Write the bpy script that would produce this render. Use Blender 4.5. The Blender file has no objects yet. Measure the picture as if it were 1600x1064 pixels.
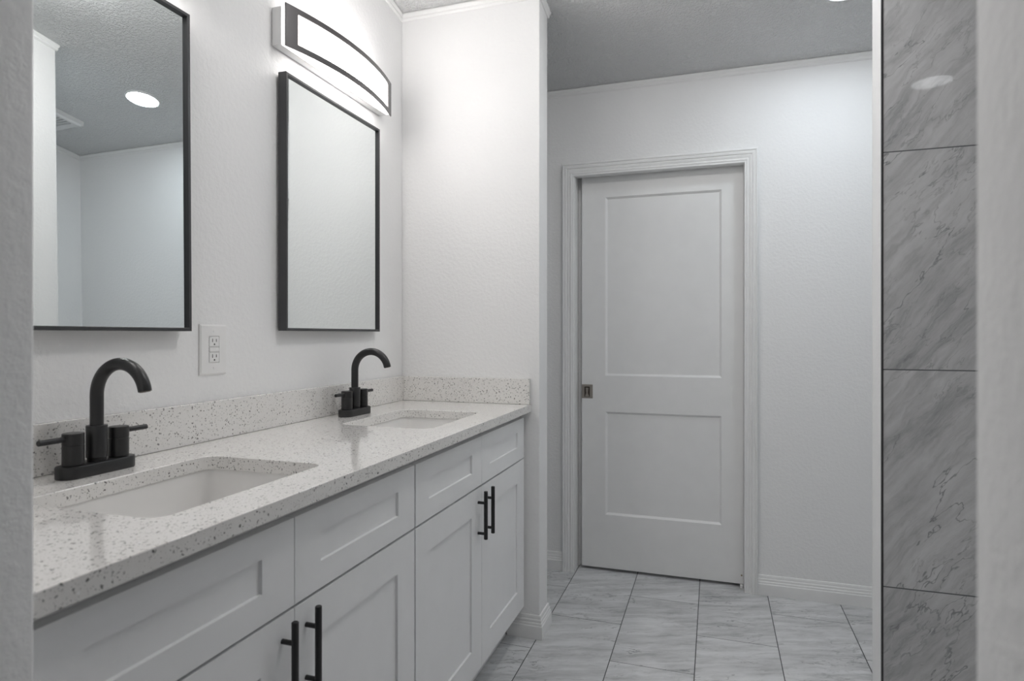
import bpy, bmesh, math, random
from mathutils import Vector, Matrix
S = bpy.context.scene
C = S.collection
random.seed(4)

# ------------------------------------------------------------------ camera, world, exposure
H_EYE = 1.1945
YAW = 0.3165
FPX = 965.88
cd = bpy.data.cameras.new('camera')
cam = bpy.data.objects.new('camera', cd); C.objects.link(cam)
cam.location = (1.2596, 0, H_EYE)
cam.rotation_euler = (math.pi/2, 0, YAW)
cd.sensor_width = 36.0
cd.lens = 36.0*FPX/1600.0
cd.shift_y = -(532-522.95)/1600.0
cd.clip_start = 0.02
cd.dof.use_dof = True
cd.dof.focus_distance = 2.0
cd.dof.aperture_fstop = 5.0
S.camera = cam
W_ = bpy.data.worlds.new('world'); S.world = W_; W_.use_nodes = True
bg = W_.node_tree.nodes['Background']
bg.inputs[0].default_value = (0.93, 0.96, 1.0, 1); bg.inputs[1].default_value = 0.012
S.view_settings.view_transform = 'Standard'
S.view_settings.look = 'None'
S.view_settings.gamma = 1.0
S.view_settings.use_curve_mapping = False
S.view_settings.exposure = 2.86

try:
    S.cycles.sample_clamp_indirect = 6.0
except AttributeError:
    pass
VANITY_E, DOWN_E, SHOWER_E, FILL_E = 2.2, 10.6, 0.62, 6.3

# ------------------------------------------------------------------ node helpers
class NT:
    def __init__(self, name):
        self.m = bpy.data.materials.new(name); self.m.use_nodes = True
        self.t = self.m.node_tree; self.n = self.t.nodes; self.l = self.t.links
        self.b = self.n['Principled BSDF']
    def put(self, sock, v):
        if v is None: return
        if isinstance(v, bpy.types.NodeSocket): self.l.new(v, sock)
        else: sock.default_value = v
    def math(self, op, a, b=None, c=None, clamp=False):
        x = self.n.new('ShaderNodeMath'); x.operation = op; x.use_clamp = clamp
        for i, v in enumerate((a, b, c)): self.put(x.inputs[i], v)
        return x.outputs[0]
    def vmath(self, op, a, b=None):
        x = self.n.new('ShaderNodeVectorMath'); x.operation = op
        self.put(x.inputs[0], a); self.put(x.inputs[1], b)
        return x.outputs[0]
    def coord(self): 
        return self.n.new('ShaderNodeTexCoord').outputs['Object']
    def noise(self, vec, scale, detail=3, rough=.5, dist=0):
        x = self.n.new('ShaderNodeTexNoise')
        self.put(x.inputs['Vector'], vec); x.inputs['Scale'].default_value = scale
        x.inputs['Detail'].default_value = detail; x.inputs['Roughness'].default_value = rough
        x.inputs['Distortion'].default_value = dist
        return x
    def voro(self, vec, scale, rnd=1):
        x = self.n.new('ShaderNodeTexVoronoi'); self.put(x.inputs['Vector'], vec)
        x.inputs['Scale'].default_value = scale; x.inputs['Randomness'].default_value = rnd
        return x
    def ramp(self, fac, stops, smooth=False):
        x = self.n.new('ShaderNodeValToRGB'); self.put(x.inputs[0], fac)
        e = x.color_ramp.elements
        if smooth: x.color_ramp.interpolation = 'EASE'
        while len(e) < len(stops): e.new(0.5)
        for i, (p, c) in enumerate(stops):
            e[i].position = p
            e[i].color = (c, c, c, 1) if not isinstance(c, tuple) else (*c, 1)
        return x.outputs[0]
    def mix(self, fac, a, b):
        x = self.n.new('ShaderNodeMix'); x.data_type = 'RGBA'
        self.put(x.inputs[0], fac)
        self.put(x.inputs[6], (*a, 1) if isinstance(a, tuple) else a)
        self.put(x.inputs[7], (*b, 1) if isinstance(b, tuple) else b)
        return x.outputs[2]
    def maprange(self, v, a, b, c=0., d=1.):
        x = self.n.new('ShaderNodeMapRange'); x.interpolation_type = 'SMOOTHSTEP'
        self.put(x.inputs[0], v)
        for i, q in enumerate((a, b, c, d)): x.inputs[i+1].default_value = q
        return x.outputs[0]
    def comb(self, x_, y_, z_):
        x = self.n.new('ShaderNodeCombineXYZ')
        for i, v in enumerate((x_, y_, z_)): self.put(x.inputs[i], v)
        return x.outputs[0]
    def sep(self, v):
        x = self.n.new('ShaderNodeSeparateXYZ'); self.put(x.inputs[0], v); return x.outputs
    def bump(self, h, strength, dist):
        x = self.n.new('ShaderNodeBump'); self.put(x.inputs['Height'], h)
        x.inputs['Strength'].default_value = strength; x.inputs['Distance'].default_value = dist
        self.l.new(x.outputs[0], self.b.inputs['Normal'])
    def set(self, col=None, rough=None, metal=None, spec=None, coat=None):
        if col is not None: self.put(self.b.inputs['Base Color'], (*col, 1) if isinstance(col, tuple) else col)
        if rough is not None: self.put(self.b.inputs['Roughness'], rough)
        if metal is not None: self.put(self.b.inputs['Metallic'], metal)
        if spec is not None: self.put(self.b.inputs['Specular IOR Level'], spec)
        if coat is not None: self.put(self.b.inputs['Coat Weight'], coat)
        return self.m

def plain(name, col, rough=.5, metal=0, spec=.5, var=0.03, bump=None):
    """flat paint/plastic/metal with a faint procedural variation"""
    t = NT(name); co = t.coord()
    n = t.noise(co, 14, 3).outputs[0]
    lo = tuple(max(0, c*(1-var)) for c in col); hi = tuple(min(1, c*(1+var)) for c in col)
    t.set(t.mix(n, lo, hi), rough, metal, spec)
    if bump: t.bump(t.noise(co, bump[0], 3).outputs[0], bump[1], bump[2])
    return t.m

def emissive(name, col, strength):
    t = NT(name)
    t.set((.85, .85, .85), .4)
    t.b.inputs['Emission Color'].default_value = (*col, 1)
    t.b.inputs['Emission Strength'].default_value = strength
    return t.m

def wall_mat(name, col, sc=75, st=.20, d=.0025):
    t = NT(name); co = t.coord()
    n1 = t.noise(co, sc, 4, .55).outputs[0]
    n2 = t.noise(co, sc*3.1, 2, .5).outputs[0]
    h = t.math('ADD', t.maprange(n1, .38, .66), t.math('MULTIPLY', n2, .25))
    t.bump(h, st, d)
    return t.set(col, .62, 0, .3)

def ceiling_mat():
    t = NT('ceiling_knockdown'); co = t.coord()
    w = t.noise(co, 30, 2).outputs[1]
    co2 = t.vmath('ADD', co, t.vmath('MULTIPLY', w, (.02, .02, .02)))
    n1 = t.noise(co2, 85, 4, .6).outputs[0]
    h = t.maprange(n1, .36, .64)
    t.bump(h, .8, .008)
    return t.set((.90, .905, .905), .8, 0, .2)

def tile_mat(name, u_axis, v_axis, u0, du, v0, dv, stagger, ang, grout_w, rough, tone=1.0, stretch=3.2):
    t = NT(name); co = t.coord(); sx = t.sep(co)
    u = t.math('DIVIDE', t.math('SUBTRACT', sx[u_axis], u0), du)
    iu = t.math('FLOOR', u)
    odd = t.math('MODULO', t.math('ABSOLUTE', iu), 2.0)
    v = t.math('DIVIDE', t.math('SUBTRACT', sx[v_axis], v0), dv)
    v = t.math('SUBTRACT', v, t.math('MULTIPLY', odd, stagger))
    iv = t.math('FLOOR', v)
    fu = t.math('SUBTRACT', u, iu); fv = t.math('SUBTRACT', v, iv)
    eu = t.math('MULTIPLY', t.math('MINIMUM', fu, t.math('SUBTRACT', 1.0, fu)), du)
    ev = t.math('MULTIPLY', t.math('MINIMUM', fv, t.math('SUBTRACT', 1.0, fv)), dv)
    gu = t.math('LESS_THAN', eu, grout_w[0]/2); gv = t.math('LESS_THAN', ev, grout_w[1]/2)
    idv = t.comb(t.math('MULTIPLY', iu, 3.71), t.math('MULTIPLY', iv, 7.13), t.math('ADD', t.math('MULTIPLY', iu, 1.37), t.math('MULTIPLY', iv, 2.91)))
    P = t.comb(sx[u_axis], sx[v_axis], 0.0)
    rot = t.n.new('ShaderNodeVectorRotate'); rot.rotation_type = 'Z_AXIS'
    t.l.new(P, rot.inputs['Vector']); rot.inputs['Angle'].default_value = -ang
    P = rot.outputs[0]
    P = t.vmath('ADD', P, idv)
    wob = t.noise(P, 4.0, 5, .6).outputs[1]
    Pw = t.vmath('ADD', P, t.vmath('MULTIPLY', t.vmath('SUBTRACT', wob, (.5, .5, .5)), (.075, .075, .0)))
    Ps = t.vmath('MULTIPLY', Pw, (1.0, stretch, 1.0))
    cloud = t.noise(Ps, 2.6, 6, .62, .3).outputs[0]
    streak = t.noise(t.vmath('MULTIPLY', Ps, (1.0, 2.4, 1.0)), 5.0, 7, .68, .2).outputs[0]
    base = t.math('ADD', t.math('MULTIPLY', cloud, .52), t.math('MULTIPLY', streak, .48))
    a = tone
    col = t.ramp(base, [(.34, (.27*a, .275*a, .28*a)), (.45, (.42*a, .425*a, .43*a)), (.54, (.50*a, .505*a, .51*a)), (.66, (.575*a, .58*a, .585*a))])
    def vein(sc, st, width, mlo, mhi, amt, seed, rgb):
        nonlocal col
        q = t.vmath('ADD', t.vmath('MULTIPLY', Pw, (1, st, 1)), (seed, seed*.7, seed*1.3))
        n = t.noise(q, sc, 5, .6, .05).outputs[0]
        rr = t.maprange(t.math('ABSOLUTE', t.math('SUBTRACT', n, .5)), .0, width, 1, 0)
        mk = t.maprange(t.noise(t.vmath('ADD', P, (seed, 0, seed)), 5.0, 4, .6).outputs[0], mlo, mhi)
        col = t.mix(t.math('MULTIPLY', t.math('MULTIPLY', rr, mk), amt), col, rgb)
    vein(1.9, 3.6, .0085, .38, .62, .68, 3.1, (.14*a, .145*a, .15*a))
    vein(3.8, 4.0, .012, .42, .64, .50, 9.7, (.20*a, .205*a, .21*a))
    vein(1.7, 4.0, .034, .38, .62, .38, 17.3, (.30*a, .305*a, .31*a))
    # small per-tile tone shift
    wn = t.n.new('ShaderNodeTexWhiteNoise'); t.l.new(t.comb(iu, iv, 0.0), wn.inputs['Vector'])
    k = t.math('ADD', .95, t.math('MULTIPLY', wn.outputs[0], .09))
    col = t.mix(1.0, col, col); 
    mul = t.n.new('ShaderNodeVectorMath'); mul.operation = 'SCALE'; t.l.new(col, mul.inputs[0]); t.l.new(k, mul.inputs['Scale'])
    col = mul.outputs[0]
    col = t.mix(gv, col, (.11, .115, .12)); col = t.mix(gu, col, (.055, .057, .06))
    g = t.math('MAXIMUM', gu, gv)
    t.bump(t.math('SUBTRACT', 1.0, g), .5, .0012)
    return t.set(col, t.math('ADD', rough, t.math('MULTIPLY', g, .5)), 0, .5)

def quartz_mat():
    t = NT('quartz_speckled'); co = t.coord()
    w = t.noise(co, 210, 2).outputs[1]
    cw = t.vmath('ADD', co, t.vmath('MULTIPLY', t.vmath('SUBTRACT', w, (.5, .5, .5)), (.008, .008, .008)))
    base = t.mix(t.noise(co, 90, 3).outputs[0], (.81, .795, .77), (.87, .855, .835))
    col = base
    for sc, thr, sel, lo, hi in ((190, .29, .56, .15, .42), (330, .28, .52, .34, .56), (125, .19, .70, .09, .26)):
        v = t.voro(cw, sc)
        s = t.sep(v.outputs['Color'])
        inside = t.math('LESS_THAN', v.outputs['Distance'], t.math('MULTIPLY', s[1], thr*1.6))
        pick = t.math('GREATER_THAN', s[0], sel)
        f = t.math('MULTIPLY', inside, pick)
        c = t.ramp(s[2], [(0, (lo, lo*.97, lo*.93)), (1, (hi, hi*.97, hi*.93))])
        col = t.mix(f, col, c)
    v = t.voro(co, 95); s = t.sep(v.outputs['Color'])
    f = t.math('MULTIPLY', t.math('LESS_THAN', v.outputs['Distance'], .2), t.math('GREATER_THAN', s[0], .965))
    col = t.mix(f, col, (.97, .97, .97))  # glints of reflective flakes painted in as small white specks
    return t.set(col, .12, 0, .5, .5)

M = {}
M['wall'] = wall_mat('wall_paint', (.90, .90, .90))
M['ceiling'] = ceiling_mat()
M['trim'] = plain('trim_paint', (.90, .90, .895), .38)
M['door'] = plain('door_paint', (.90, .90, .895), .36)
M['cab'] = plain('cabinet_paint', (.90, .905, .91), .34)
M['cab_in'] = plain('cabinet_inside', (.62, .61, .59), .5)
M['black'] = plain('matte_black', (.017, .017, .018), .36, 0, .5)
M['black_metal'] = plain('black_frame', (.048, .049, .052), .3, .0, .5)
M['quartz'] = quartz_mat()
M['porcelain'] = plain('porcelain', (.86, .85, .835), .08, 0, .5)
M['plastic'] = plain('white_plastic', (.88, .875, .87), .3)
M['slot'] = plain('dark_slot', (.03, .028, .026), .6)
M['chrome'] = plain('chrome', (.8, .8, .8), .12, 1)
M['nickel'] = plain('antique_nickel', (.46, .42, .38), .36, 1)
M['nickel_dark'] = plain('dark_nickel', (.12, .10, .085), .4, 1)
M['brass'] = plain('dull_brass', (.35, .27, .16), .4, 1)
M['white_metal'] = plain('white_metal', (.80, .80, .80), .4)
M['lamp_frame'] = plain('bronze_lamp_frame', (.125, .118, .12), .32, .2)
t = NT('lit_diffuser'); t.set((.85, .85, .85), .4); sy_ = t.sep(t.coord())[1]
tt = t.math('DIVIDE', sy_, .31)
t.put(t.b.inputs['Emission Color'], (1, .965, .94, 1))          # emission shaped to fade towards both ends, softening the end-wall hot spot
t.put(t.b.inputs['Emission Strength'], t.math('MULTIPLY', VANITY_E*1.35, t.math('MAXIMUM', .12, t.math('SUBTRACT', 1.0, t.math('MULTIPLY', tt, tt)))))
M['lamp_glass'] = t.m
M['down_lens'] = emissive('lit_downlight_lens', (.86, .94, 1.0), DOWN_E)
M['shower_lens'] = emissive('lit_shower_lens', (.95, .97, 1.0), SHOWER_E)
M['fill_dome'] = emissive('fill_dome_glow', (1, .985, .972), FILL_E)  # glow of the added out-of-view fill dome
M['edge'] = plain('black_tile_edge', (.03, .03, .032), .4)
mt = NT('mirror_glass'); mt.set((.86, .895, .895), 0.0, 1.0); M['mirror'] = mt.m
M['floor'] = tile_mat('floor_tile', 0, 1, .5955, .2985, 2.5625, .5965, .4985, math.radians(18), (.0034, .0029), .20, 1.42)
M['tile'] = tile_mat('shower_tile', 0, 2, 1.7085, .6105, .4858, .6108, 0, math.radians(52), (.003, .0034), .035, 1.17, 3.0)

# ------------------------------------------------------------------ mesh helpers
def finish(o, smooth=True):
    me = o.data
    if smooth:
        for p in me.polygons: p.use_smooth = True
        me.set_sharp_from_angle(angle=math.radians(35))
def obj(name, bm, mat, parent=None, origin=None, label=None, smooth=True):
    bmesh.ops.remove_doubles(bm, verts=bm.verts, dist=1e-6)
    bmesh.ops.recalc_face_normals(bm, faces=bm.faces)
    off = Vector(origin) if origin else Vector((0, 0, 0))
    root = parent
    while root and root.parent: root = root.parent
    if root: off = Vector(root.location)
    bmesh.ops.translate(bm, verts=bm.verts, vec=-off)
    me = bpy.data.meshes.new(name); bm.to_mesh(me); bm.free()
    o = bpy.data.objects.new(name, me); C.objects.link(o)
    me.materials.append(mat)
    if parent: o.parent = parent
    elif origin: o.location = origin
    if label: o['label'] = label
    finish(o, smooth)
    return o
def thing(name, label, cat, loc, group=None):
    o = bpy.data.objects.new(name, None); C.objects.link(o); o.location = loc
    o.empty_display_size = .05
    o['label'] = label; o['category'] = cat
    if group: o['group'] = group
    return o
def struct(name, bm, mat, label=None, parent=None, smooth=True):
    o = obj(name, bm, mat, parent, smooth=smooth)
    if not parent: o['kind'] = 'structure'
    if label: o['label'] = label
    return o
def copy_tree(o, dv=None, parent=None):
    c = o.copy(); C.objects.link(c)
    if parent: c.parent = parent
    if dv is not None: c.location = Vector(o.location) + Vector(dv)
    for ch in list(o.children): copy_tree(ch, None, c)
    return c

def box(bm, a, b, bev=0, seg=2):
    x0, y0, z0 = a; x1, y1, z1 = b
    vs = [bm.verts.new(p) for p in ((x0,y0,z0),(x1,y0,z0),(x1,y1,z0),(x0,y1,z0),(x0,y0,z1),(x1,y0,z1),(x1,y1,z1),(x0,y1,z1))]
    fs = [bm.faces.new([vs[i] for i in f]) for f in ((0,3,2,1),(4,5,6,7),(0,1,5,4),(1,2,6,5),(2,3,7,6),(3,0,4,7))]
    if bev:
        es = list({e for f in fs for e in f.edges})
        bmesh.ops.bevel(bm, geom=es, offset=bev, segments=seg, affect='EDGES', profile=.7, clamp_overlap=True)
def B(a, b, bev=0, seg=2):
    bm = bmesh.new(); box(bm, a, b, bev, seg); return bm
def zc(y): return 2.435 + .16*(3.065-y)      # the vaulted ceiling
def wall(bm, x0, x1, y0, y1, z0=0, ztop=None, bev=0):
    t0 = zc(y0) if ztop is None else ztop; t1 = zc(y1) if ztop is None else ztop
    vs = [bm.verts.new(p) for p in ((x0,y0,z0),(x1,y0,z0),(x1,y1,z0),(x0,y1,z0),(x0,y0,t0),(x1,y0,t0),(x1,y1,t1),(x0,y1,t1))]
    fs = [bm.faces.new([vs[i] for i in f]) for f in ((0,3,2,1),(4,5,6,7),(0,1,5,4),(1,2,6,5),(2,3,7,6),(3,0,4,7))]
    if bev:
        es = [e for e in {e for f in fs for e in f.edges} if abs(e.verts[0].co.z-e.verts[1].co.z) > .5]
        bmesh.ops.bevel(bm, geom=es, offset=bev, segments=3, affect='EDGES', profile=.5)
def rings(bm, rr, cap0=True, cap1=True, close=True):
    """loft closed rings of points"""
    R = [[bm.verts.new(p) for p in r] for r in rr]
    n = len(R[0])
    for a, b in zip(R, R[1:]):
        for i in range(n): bm.faces.new((a[i], a[(i+1) % n], b[(i+1) % n], b[i]))
    if cap0: bm.faces.new(R[0])
    if cap1: bm.faces.new(R[-1])
def lathe(bm, c, prof, n=32, axis='z'):
    """prof: list of (r, h) from c along axis"""
    out = []
    for r, h in prof:
        ring = []
        for i in range(n):
            a = 2*math.pi*i/n; p, q = r*math.cos(a), r*math.sin(a)
            d = {'z': (p, q, h), 'x': (h, p, q), 'y': (p, h, q)}[axis]
            ring.append((c[0]+d[0], c[1]+d[1], c[2]+d[2]))
        out.append(ring)
    rings(bm, out)
def tube(bm, pts, r, n=24):
    pts = [Vector(p) for p in pts]; out = []
    up = None
    for i, p in enumerate(pts):
        d = (pts[min(i+1, len(pts)-1)] - pts[max(i-1, 0)]).normalized()
        if up is None: up = Vector((0, 1, 0)) if abs(d.y) < .9 else Vector((1, 0, 0))
        s = d.cross(up).normalized(); u2 = s.cross(d).normalized(); up = u2
        rr = r[i] if isinstance(r, (list, tuple)) else r
        out.append([tuple(p + s*rr*math.cos(2*math.pi*k/n) + u2*rr*math.sin(2*math.pi*k/n)) for k in range(n)])
    rings(bm, out)
def rrect(cx, cy, hx, hy, r, z, n=8):
    pts = []
    for sx, sy, a0 in ((1,1,0),(-1,1,90),(-1,-1,180),(1,-1,270)):
        for k in range(n+1):
            a = math.radians(a0 + 90*k/n)
            pts.append((cx+sx*(hx-r)+r*math.cos(a), cy+sy*(hy-r)+r*math.sin(a), z))
    return pts
def strip(bm, p0, p1, nrm, prof, m0=0, m1=0):
    """mould a profile [(out, height)] from p0 to p1 on a wall with outward normal nrm; m0/m1 mitre"""
    p0, p1, nrm = Vector(p0), Vector(p1), Vector(nrm)
    d = Vector((p1.x-p0.x, p1.y-p0.y, 0)).normalized()
    slope = (p1.z-p0.z)/max(1e-6, math.hypot(p1.x-p0.x, p1.y-p0.y))
    A, Bv = [], []
    for o, h in prof:
        A.append(tuple(p0 + nrm*o - d*o*m0 + Vector((0, 0, h - slope*o*m0))))
        Bv.append(tuple(p1 + nrm*o + d*o*m1 + Vector((0, 0, h + slope*o*m1))))
    rings(bm, [A, Bv])
def panel_slab(mapf, u0, u1, v0, v1, th, recs, depth, slope, edge=0):
    """slab with sunk panels; mapf(u, v, w) -> world, w outward; front at w=0, back at w=-th"""
    bm = bmesh.new()
    us = sorted({u0, u1} | {r[0] for r in recs} | {r[1] for r in recs})
    vs = sorted({v0, v1} | {r[2] for r in recs} | {r[3] for r in recs})
    cache = {}
    def V(u, v, w):
        k = (round(u, 5), round(v, 5), round(w, 5))
        if k not in cache: cache[k] = bm.verts.new(mapf(u, v, w))
        return cache[k]
    def e(u, v):  # eased outline
        return V(u, v, 0)
    for a, b in zip(us, us[1:]):
        for c, d in zip(vs, vs[1:]):
            rec = any(abs(a-r[0]) < 1e-6 and abs(b-r[1]) < 1e-6 and abs(c-r[2]) < 1e-6 and abs(d-r[3]) < 1e-6 for r in recs)
            o = [e(a, c), e(b, c), e(b, d), e(a, d)]
            if not rec: bm.faces.new(o)
            else:
                s = slope
                i = [V(a+s, c+s, -depth), V(b-s, c+s, -depth), V(b-s, d-s, -depth), V(a+s, d-s, -depth)]
                for k in range(4): bm.faces.new((o[k], o[(k+1) % 4], i[(k+1) % 4], i[k]))
                bm.faces.new(i)
    border = [(u, v0) for u in us] + [(u1, v) for v in vs[1:]] + [(u, v1) for u in us[::-1][1:]] + [(u0, v) for v in vs[::-1][1:-1]]
    n = len(border)
    for k in range(n):
        a, b = border[k], border[(k+1) % n]
        bm.faces.new((V(*a, 0), V(*b, 0), V(*b, -th), V(*a, -th)))
    bm.faces.new([V(*q, -th) for q in border])
    return bm

# ------------------------------------------------------------------ the setting
W, YE, YF, D, ZC = .6053, 2.3448, 3.0652, .5714, .9196
XL, YN0, YN1, XR, XRW = .5905, .335, .455, 1.4135, 2.80
TILE_Y = 1.9796
struct('floor', B((-.1, -1.3, -.08), (3.0, 3.30, 0)), M['floor'], 'polished grey marble-look rectangular floor tiles laid in a half-step pattern')
bm = bmesh.new()
ya, yb = -1.3, 3.1852
vs = [bm.verts.new(p) for p in ((-.1,ya,zc(ya)),(3.0,ya,zc(ya)),(3.0,yb,zc(yb)),(-.1,yb,zc(yb)),(-.1,ya,zc(ya)+.1),(3.0,ya,zc(ya)+.1),(3.0,yb,zc(yb)+.1),(-.1,yb,zc(yb)+.1))]
for f in ((0,3,2,1),(4,5,6,7),(0,1,5,4),(1,2,6,5),(2,3,7,6),(3,0,4,7)): bm.faces.new([vs[i] for i in f])
struct('ceiling', bm, M['ceiling'], 'sloped white ceiling with knockdown texture')
bm = bmesh.new(); wall(bm, -.1, 0, -1.3, 3.1852); struct('wall_left', bm, M['wall'], 'white textured wall behind the vanity')
OX0, OX1, OZ = .589, 1.3915, 2.006
bm = bmesh.new()
wall(bm, 0, OX0, YF, 3.1852); wall(bm, OX1, XRW, YF, 3.1852); wall(bm, OX0, OX1, YF, 3.1852, z0=OZ); wall(bm, OX0, OX1, 3.160, 3.1852, ztop=OZ)  # last piece: unseen sheet added behind the door to block leaking world light
struct('wall_back', bm, M['wall'], 'white textured far wall around the door')
bm = bmesh.new(); wall(bm, XRW, 2.92, YN0, 3.1852); struct('wall_right', bm, M['wall'])
bm = bmesh.new(); wall(bm, 0, W, YE, YE+.12, bev=.003); struct('wall_partition_left', bm, M['wall'], 'white wing wall at the far end of the vanity')
bm = bmesh.new(); wall(bm, 1.7115, XRW, TILE_Y+.0105, TILE_Y+.131, bev=.003); struct('wall_partition_right', bm, M['wall'], 'white end of the shower wall beside the grey tile')
bm = bmesh.new(); wall(bm, 0, XL, YN0, YN1, bev=.004); struct('wall_near_left', bm, M['wall'], 'grey-shaded wall end at the left edge of the view')
bm = bmesh.new(); wall(bm, XR, XRW, YN0, YN1, bev=.004); struct('wall_near_right', bm, M['wall'], 'blurred beige wall end at the right edge of the view')
struct('wall_shower', B((1.7115, TILE_Y, 0), (XRW, TILE_Y+.0105, 2.30)), M['tile'], 'grey veined marble-look shower wall tiles')
struct('trim_1', B((1.7075, TILE_Y-.001, 0), (1.7115, TILE_Y+.0105, 2.30)), M['edge'], 'thin dark edge strip along the shower tile')
bm = bmesh.new(); wall(bm, 1.7115, XRW, YN1, TILE_Y, z0=2.30, ztop=2.34); struct('ceiling_shower', bm, M['ceiling'])

# crown strip where walls meet the ceiling
crown = [(0, 0), (.010, 0), (.013, -.006), (.011, -.014), (.007, -.018), (.008, -.026), (.004, -.032), (0, -.032)]
def crown_run(pts, m):
    bm = bmesh.new()
    for (x0, y0, x1, y1, n, m0, m1) in pts: strip(bm, (x0, y0, zc(y0)), (x1, y1, zc(y1)), n, crown, m0, m1)
    return bm
struct('trim_2', crown_run([(0, YN1, 0, YE, (1,0,0), -1, -1), (0, YE, W, YE, (0,-1,0), -1, 1), (W, YE, W, YE+.12, (1,0,0), 1, 1), (W, YE+.12, 0, YE+.12, (0,1,0), 1, -1)], 0), M['trim'], 'narrow crown strip around the vanity recess')
struct('trim_3', crown_run([(0, YE+.12, 0, YF, (1,0,0), -1, -1), (0, YF, XRW, YF, (0,-1,0), -1, -1), (XRW, YF, XRW, TILE_Y+.131, (-1,0,0), -1, -1), (XRW, TILE_Y+.131, 1.7115, TILE_Y+.131, (0,1,0), -1, 1), (1.7115, TILE_Y+.131, 1.7115, TILE_Y, (-1,0,0), 1, 0)], 0), M['trim'], 'narrow crown strip along the far wall')

base_prof = [(0, 0), (.0145, 0), (.0150, .003), (.0145, .050), (.0120, .053), (.0125, .060), (.0120, .0615), (.0090, .064), (.0098, .072), (.0090, .0738), (.0065, .0765), (.0068, .084), (.0045, .0895), (0, .0905)]
def base_run(name, pts, label=None):
    bm = bmesh.new()
    for (x0, y0, x1, y1, n, m0, m1) in pts: strip(bm, (x0, y0, 0), (x1, y1, 0), n, base_prof, m0, m1)
    struct(name, bm, M['trim'], label)
base_run('baseboard_back', [(0, YF, .528, YF, (0,-1,0), -1, 0), (1.4492, YF, XRW, YF, (0,-1,0), 0, -1)], 'white moulded baseboard along the far wall')
base_run('baseboard_partition', [(.475, YE, W, YE, (0,-1,0), 0, 1), (W, YE, W, YE+.12, (1,0,0), 1, 1), (W, YE+.12, 0, YE+.12, (0,1,0), 1, -1)], 'white moulded baseboard wrapping the wing wall')
base_run('baseboard_left', [(0, YE+.12, 0, YF, (1,0,0), -1, -1)])
base_run('baseboard_right', [(XRW, YF, XRW, TILE_Y+.131, (-1,0,0), -1, -1), (XRW, TILE_Y+.131, 1.7115, TILE_Y+.131, (0,1,0), -1, 0)])

# door casing and jamb
cas = [(0, 0), (0, .009), (.003, .011), (.010, .011), (.013, .0128), (.019, .0128), (.022, .0108), (.026, .0135), (.034, .0150), (.037, .0125), (.041, .0165), (.050, .0175), (.053, .0150), (.057, .0185), (.062, .0185), (.065, .016), (.065, 0)]
bm = bmesh.new()
cx0, cx1, cz = .587, 1.3905, 1.990
L = [[], [], [], []]
for w, o in cas:
    o *= 1.25 if o > .01 else 1.0
    L[0].append((cx0-w*.9, YF-o, 0)); L[1].append((cx0-w*.9, YF-o, cz+w)); L[2].append((cx1+w*.9, YF-o, cz+w)); L[3].append((cx1+w*.9, YF-o, 0))
rings(bm, L)
box(bm, (OX0-.0005, YF, 0), (OX0+.0015, 3.1852, OZ)); box(bm, (OX1-.001, YF, 0), (OX1+.0005, 3.1852, OZ)); box(bm, (OX0, YF, OZ-.012), (OX1, YF+.046, OZ))
struct('trim_4', bm, M['trim'], 'white fluted door casing with mitred corners')

# the pocket door
yd = 3.118
dm = lambda u, v, w: (u, yd - w, v)
door = struct('door_1', panel_slab(dm, .6155, 1.3895, .0155, 2.004, .035, [(.735, 1.292, .285, .805), (.735, 1.292, .988, 1.889)], .009, .010), M['door'], 'white two-panel pocket door, nearly closed')
pull = obj('door_pull', B((.614, yd-.0028, .871), (.671, yd-.0002, .941), .001, 1), M['nickel'], door, label='aged nickel square flush pull')
bm = bmesh.new(); box(bm, (.6285, yd-.0034, .878), (.6565, yd-.0026, .930)); obj('pull_recess', bm, M['nickel_dark'], pull)
bm = bmesh.new()
rings(bm, [[(x, yd-.0036-o, z) for x, z in ((.632,.880),(.653,.880),(.6465,.897),(.649,.924),(.636,.924),(.6385,.897))] for o in (0, .003)])
obj('pull_latch', bm, M['nickel'], pull)
obj('edge_plate', B((.6148, yd-.001, .871), (.6158, yd+.03, .941)), M['nickel'], door, label='nickel edge plate')
g = obj('door_guide', B((1.3745, yd-.016, .0), (1.3868, yd-.002, .016), .002), M['trim'], None, origin=(1.38, yd, 0))
g['label'] = 'small pale door guide on the floor at the right foot of the door casing'; g['category'] = 'door guide'
gs = bmesh.new(); lathe(gs, (1.381, yd-.0155, .062), [(.0034, -.004), (.0034, 0), (.001, .0005)], 12, 'y')
obj('bumper_screw', gs, M['brass'], door)

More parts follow.
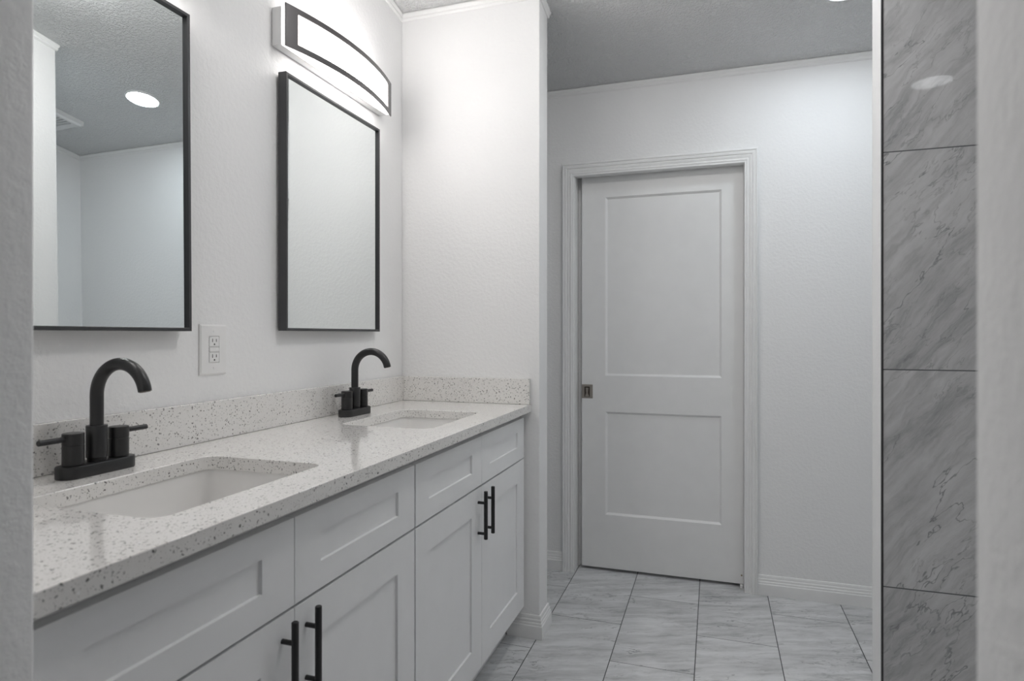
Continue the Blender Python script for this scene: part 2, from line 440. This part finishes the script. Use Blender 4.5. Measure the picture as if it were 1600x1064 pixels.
# ------------------------------------------------------------------ vanity cabinets
CY0, CW = .4615, .9345
XF = .547
def make_cabinet(y0):
    y1 = y0 + CW - .001; ym = (y0+y1)/2
    t = thing('vanity_cabinet', 'white shaker vanity cabinet nearest the camera, under the near sink', 'cabinet', (0, ym, 0), 'white shaker vanity cabinets side by side')
    bm = bmesh.new()
    for a in (y0, y1-.018): box(bm, (.012, a, .1), (.527, a+.018, .889))
    box(bm, (.012, y0+.018, .1), (.527, y1-.018, .118)); box(bm, (.012, y0+.018, .118), (.02, y1-.018, .889))
    for z0, z1 in ((.69, .725), (.858, .889)): box(bm, (.509, y0+.018, z0), (.527, y1-.018, z1))
    box(bm, (.509, ym-.02, .118), (.527, ym+.02, .69)); box(bm, (.509, ym-.02, .725), (.527, ym+.02, .858))
    for a in (y0+.018, y1-.038): box(bm, (.509, a, .118), (.527, a+.02, .69)); box(bm, (.509, a, .725), (.527, a+.02, .858))
    obj('cabinet_body', bm, M['cab'], t)
    bm = bmesh.new(); box(bm, (.455, y0, 0), (.470, y1, .1)); box(bm, (.02, y0, 0), (.455, y0+.016, .1)); box(bm, (.02, y1-.016, 0), (.455, y1, .1))
    obj('toe_kick', bm, M['cab'], t)
    mp = lambda u, v, w: (XF + w, u, v)
    halves = ((y0+.003, ym-.001), (ym+.001, y1-.003))
    for a, b in halves:
        obj('drawer_front', panel_slab(mp, a, b, .7125, .8685, .0195, [(a+.076, b-.096 if False else b-.082, .7635, .8215)], .0058, .0012), M['cab'], t)
    for k, (a, b) in enumerate(halves):
        d = obj('door', panel_slab(mp, a, b, .1265, .7065, .0195, [(a+.079, b-.085, .2115, .6275)], .0058, .0012), M['cab'], t)
        yh = (b-.032) if k == 0 else (a+.032)
        hb = bmesh.new()
        lathe(hb, (.5735, yh, .548), [(.0052, 0), (.0062, .001), (.0062, .151), (.0052, .152)], 20)
        for z in (.5655, .6625): lathe(hb, (XF, yh, z), [(.0045, 0), (.0045, .0225)], 16, 'x')
        obj('handle', hb, M['black'], d, label='matte black bar handle')
    return t
cab = make_cabinet(CY0)
cab2 = copy_tree(cab, (0, CW, 0))
cab2['label'] = 'white shaker vanity cabinet at the far end, under the far sink beside the wing wall'

# ------------------------------------------------------------------ countertop with backsplashes
SY = (.917, 1.843)
SCX, SHX, SHY, SR = .3185, .153, .2075, .032
ct = thing('countertop', 'long speckled off-white quartz vanity countertop with two sink cut-outs', 'countertop', (D/2, 1.4, ZC-.03))
bm = bmesh.new()
loops = [[(.001, YN1+.002, ZC), (D, YN1+.002, ZC), (D, YE-.001, ZC), (.001, YE-.001, ZC)]] + [rrect(SCX, y, SHX, SHY, SR, ZC) for y in SY]
edges = []
for lp in loops:
    vs = [bm.verts.new(p) for p in lp]
    for i in range(len(vs)): edges.append(bm.edges.new((vs[i], vs[(i+1) % len(vs)])))
bmesh.ops.triangle_fill(bm, use_beauty=True, edges=edges)
r = bmesh.ops.extrude_face_region(bm, geom=list(bm.faces))
bmesh.ops.translate(bm, verts=[v for v in r['geom'] if isinstance(v, bmesh.types.BMVert)], vec=(0, 0, -.030))
slab = obj('slab', bm, M['quartz'], ct)
bv = slab.modifiers.new('ease', 'BEVEL'); bv.width = .0016; bv.segments = 2; bv.limit_method = 'ANGLE'; bv.angle_limit = math.radians(50)
for a, b, lab in (((.0008, YN1+.002, ZC+.0006), (.0195, YE-.001, ZC+.1016), 'long speckled quartz backsplash along the wall behind the faucets'),
                  ((.0198, YE-.0195, ZC+.0006), (D-.002, YE-.001, ZC+.1016), 'short speckled quartz side splash against the wing wall')):
    o = obj('backsplash', B(a, b, .001, 1), M['quartz'], None, origin=a)
    o['label'] = lab; o['category'] = 'backsplash'

# ------------------------------------------------------------------ sinks
def make_sink(y):
    t = thing('sink_basin', 'white rectangular undermount sink basin nearest the camera', 'sink', (SCX, y, ZC-.03), 'white undermount sinks in the vanity top')
    zt = ZC - .0305
    bm = bmesh.new()
    seq = [(.030, 0, .05), (.030, -.010, .05), (.012, -.014, .04), (.0085, -.11, .04), (-.03, -.150, .05), (-.10, -.158, .06)]
    outer = [rrect(SCX, y, SHX+o, SHY+o, r_, zt+z) for o, z, r_ in seq][::-1]
    inner = [rrect(SCX, y, SHX+o, SHY+o, r_, zt+z) for o, z, r_ in ((.030, 0, .05), (.004, 0, .036), (.0035, -.003, .036), (.001, -.03, .036), (-.004, -.085, .036), (-.011, -.112, .038), (-.026, -.129, .045), (-.05, -.136, .05), (-.13, -.140, .02))]
    rings(bm, outer + inner[1:])
    obj('basin', bm, M['porcelain'], t)
    dr = bmesh.new(); lathe(dr, (SCX, y, zt-.1405), [(.030, 0), (.031, .003), (.027, .0045), (.022, .002), (.020, .004), (.004, .0065)], 28)
    obj('drain', dr, M['black'], t, label='black drain cap')
    return t
s1 = make_sink(SY[0])
s2 = copy_tree(s1, (0, SY[1]-SY[0], 0)); s2['label'] = 'white rectangular undermount sink basin at the far end by the wing wall'

# ------------------------------------------------------------------ faucets
def make_faucet(y):
    x = .085
    t = thing('faucet', 'matte black two-handle gooseneck faucet nearest the camera, behind the near sink', 'faucet', (x, y, ZC), 'matte black gooseneck faucets')
    bm = bmesh.new()
    rings(bm, [rrect(x, y, .0262-o, .0778-o, .0255-o, ZC+z, 10) for o, z in ((.0008, 0), (0, .002), (0, .021), (.0012, .0232), (.003, .0238))])
    obj('base_plate', bm, M['black'], t)
    bm = bmesh.new()
    lathe(bm, (x, y, ZC+.0238), [(.0165, 0), (.0168, .006), (.0188, .0075), (.0188, .0695), (.0182, .0705), (.0125, .0705)], 36)
    R_, z0 = .0635, .1540
    pts = [(x, y, ZC+.09), (x, y, ZC+.12), (x, y, ZC+z0)]
    for k in range(1, 33):
        a = math.radians(180 - 170*k/32)
        pts.append((x+R_+R_*math.cos(a), y, ZC+z0+R_*math.sin(a)))
    sp = obj('spout', bm, M['black'], t)
    bm = bmesh.new(); tube(bm, pts, [.0121]*(len(pts)-1)+[.0119], 28)
    obj('gooseneck', bm, M['black'], sp)
    e = Vector(pts[-1]); d = (e-Vector(pts[-2])).normalized()
    bm = bmesh.new(); tube(bm, [e-d*.001, e+d*.0012], .0098, 20); obj('aerator', bm, M['nickel_dark'], sp)
    for s in (-1, 1):
        bm = bmesh.new(); yy = y + s*.048
        lathe(bm, (x, yy, ZC+.0238), [(.0172, 0), (.0186, .0012), (.0186, .0375), (.0180, .0380), (.0180, .0392), (.0186, .0397), (.0186, .0608), (.0176, .0618), (.012, .0620)], 36)
        h = obj('valve_handle', bm, M['black'], t)
        bm = bmesh.new(); zz = ZC+.0755
        tube(bm, [(x, yy+s*.016, zz), (x, yy+s*.0645, zz), (x, yy+s*.0655, zz)], [.0055, .0055, .0047], 18)
        obj('lever', bm, M['black'], h)
    return t
f1 = make_faucet(SY[0])
f2 = copy_tree(f1, (0, SY[1]-SY[0]+.008, 0)); f2['label'] = 'matte black two-handle gooseneck faucet at the far end, below the far mirror'

# ------------------------------------------------------------------ mirrors
def make_mirror(y0, y1, z0, z1, label):
    t = thing('wall_mirror', label, 'mirror', (0, (y0+y1)/2, z0), 'black framed mirrors above the vanity')
    fr = bmesh.new(); w = .0085; xd = .030
    ring = lambda o, x: [(x, y0+o, z0+o), (x, y1-o, z0+o), (x, y1-o, z1-o), (x, y0+o, z1-o)]
    R = [[fr.verts.new(p) for p in r] for r in (ring(0, .0015), ring(0, xd-.001), ring(.001, xd), ring(w-.001, xd), ring(w, xd-.001), ring(w, .0015))]
    R.append(R[0])
    for a, b in zip(R, R[1:]):
        for i in range(4): fr.faces.new((a[i], a[(i+1) % 4], b[(i+1) % 4], b[i]))
    obj('frame', fr, M['black_metal'], t, smooth=False)
    obj('glass', B((.012, y0+w, z0+w), (.0215, y1-w, z1-w)), M['mirror'], t, smooth=False)
    return t
m1 = make_mirror(1.5555, 2.1125, 1.2065, 1.9880, 'thin black framed rectangular mirror below the lit vanity light')
m0 = make_mirror(.6440, 1.2010, 1.2030, 1.9830, 'thin black framed rectangular mirror above the near faucet, cut by the left edge')
m0.rotation_euler = (0, math.radians(-.45), math.radians(.3)); m0.location.x = .009
m1.rotation_euler = (0, 0, math.radians(.5)); m1.location.x = .003

# ------------------------------------------------------------------ outlet
oy, oz = 1.304, 1.1555
t = thing('outlet', 'white electrical outlet on the wall between the two mirrors', 'outlet', (0, oy, oz))
bm = bmesh.new()
def yz(hy, hz, x): return [(x, oy-hy, oz-hz), (x, oy+hy, oz-hz), (x, oy+hy, oz+hz), (x, oy-hy, oz+hz)]
rings(bm, [yz(.0455, .066, .0005), yz(.0455, .066, .003), yz(.0415, .062, .0062), yz(.018, .0352, .0064), yz(.0178, .035, .0045)])
obj('wall_plate', bm, M['plastic'], t)
for s in (1, -1):
    rc = obj('receptacle', B((.0042, oy-.0165, oz+s*.0205-.0125), (.0075, oy+.0165, oz+s*.0205+.0125), .0008, 1), M['plastic'], t)
    zc0 = oz + s*.0205
    for dy, hz in ((-.0065, .0045), (.0065, .0038)):
        obj('slot', B((.0072, oy+dy-.0010, zc0+.0035-hz), (.0078, oy+dy+.0010, zc0+.0035+hz)), M['slot'], rc)
    b = bmesh.new(); lathe(b, (.0072, oy, zc0-.0068), [(.0023, 0), (.0023, .0006)], 14, 'x'); obj('slot', b, M['slot'], rc)
obj('button_bar', B((.0042, oy-.0165, oz-.0055), (.0080, oy+.0165, oz+.0055), .0008, 1), M['plastic'], t)
for s in (1, -1):
    b = bmesh.new(); lathe(b, (.006, oy, oz+s*.0485), [(.0032, 0), (.003, .0009), (.001, .0011)], 14, 'x'); obj('screw', b, M['plastic'], t)

# ------------------------------------------------------------------ vanity lights
LYC, LH, LZ0, LZ1 = 1.846, .314, 2.052, 2.180
def arc(y, e=.053, b=.046): return e + b*(1-((y-LYC)/LH)**2)
def make_light():
    t = thing('vanity_light', 'lit bow-front vanity light with dark frame above the far mirror', 'light', (0, LYC, (LZ0+LZ1)/2), 'bow-front vanity lights')
    obj('back_plate', B((.001, LYC-LH+.002, LZ0+.006), (.034, LYC+LH-.002, LZ1-.006), .004), M['white_metal'], t)
    n = 24
    ys = [LYC-LH+.006+(2*LH-.012)*k/n for k in range(n+1)]
    bm = bmesh.new()
    rows = []
    for y in ys:
        xf = arc(y)-.006
        rows.append([(.0345, y, LZ0+.006), (xf-.004, y, LZ0+.006), (xf, y, LZ0+.012), (xf, y, LZ1-.012), (xf-.004, y, LZ1-.006), (.0345, y, LZ1-.006)])
    rings(bm, rows)
    obj('diffuser', bm, M['lamp_glass'], t, label='glowing white diffuser')
    bm = bmesh.new()
    def band(yl, z0, z1):
        rings(bm, [[(arc(y)-.004, y, z0), (arc(y), y, z0), (arc(y), y, z1), (arc(y)-.004, y, z1)] for y in yl])
    full = [LYC-LH+2*LH*k/n for k in range(n+1)]
    band(full, LZ1-.018, LZ1); band(full, LZ0, LZ0+.018)
    for a in (LYC-LH, LYC+LH-.042): band([a+.042*k/4 for k in range(5)], LZ0+.018, LZ1-.018)
    obj('frame', bm, M['lamp_frame'], t)
    return t
l1 = make_light()
l0 = copy_tree(l1, (0, -.926, 0)); l0['label'] = 'lit bow-front vanity light with dark frame above the near mirror'

# ------------------------------------------------------------------ ceiling lights, an added fill dome, vent
def downlight(x, y, z, tilt, mat, label, r=.075):
    t = thing('downlight', label, 'light', (x, y, z))
    bm = bmesh.new(); lathe(bm, (x, y, z), [(r+.012, 0), (r+.012, -.004), (r+.004, -.008), (r, -.006), (r, -.001)], 40)
    obj('trim_ring', bm, M['white_metal'], t)
    bm = bmesh.new(); lathe(bm, (x, y, z), [(r-.0005, -.001), (r-.0005, -.0055), (r*.6, -.0062), (.004, -.0065)], 40)
    obj('lens', bm, mat, t, label='glowing round lens')
    t.rotation_euler = (tilt, 0, 0)
    return t
sl = -math.atan(.16)
downlight(1.73, 2.598, zc(2.598), sl, M['down_lens'], 'round recessed ceiling light reflected in the near mirror')
t = thing('fill_light', 'added unseen fill light, a frosted dome over the floor in front of the vanity', 'light', (1.16, 1.62, zc(1.62)))  # unseen dome added to brighten the cabinets, floor and ceiling
bm = bmesh.new(); lathe(bm, (1.16, 1.62, zc(1.62)), [(.10, 0), (.125, -.002), (.125, -.012), (.10, -.012)], 40)
obj('base_ring', bm, M['white_metal'], t)
bm = bmesh.new(); lathe(bm, (1.16, 1.62, zc(1.62)), [(.118, -.012), (.120, -.03)] + [(.120*math.cos(math.radians(a)), -.03-.06*math.sin(math.radians(a))) for a in (15, 30, 45, 60, 75, 88)], 40)
obj('dome', bm, M['fill_dome'], t, label='glowing dome of the added fill light')
t.rotation_euler = (-math.atan(.16), 0, 0)
downlight(2.16, .83, 2.30, 0, M['shower_lens'], 'round recessed shower light reflected in the grey tile wall')
vx, vy = 2.46, 2.575
t = thing('ceiling_vent', 'white square ceiling vent reflected in the near mirror', 'vent', (vx, vy, zc(vy)))
bm = bmesh.new(); z = zc(vy)
rings(bm, [[(vx+sx*h, vy+sy*h, z-d) for sx, sy in ((-1,-1),(1,-1),(1,1),(-1,1))] for h, d in ((.145, 0), (.145, .024), (.133, .032), (.105, .026), (.10, .012))])
obj('cover', bm, M['white_metal'], t)
bm = bmesh.new()
for k in range(9): box(bm, (vx-.10, vy-.094+k*.0225, z-.022), (vx+.10, vy-.084+k*.0225, z-.013))
obj('grille', bm, M['white_metal'], t)
t.rotation_euler = (sl, 0, 0)
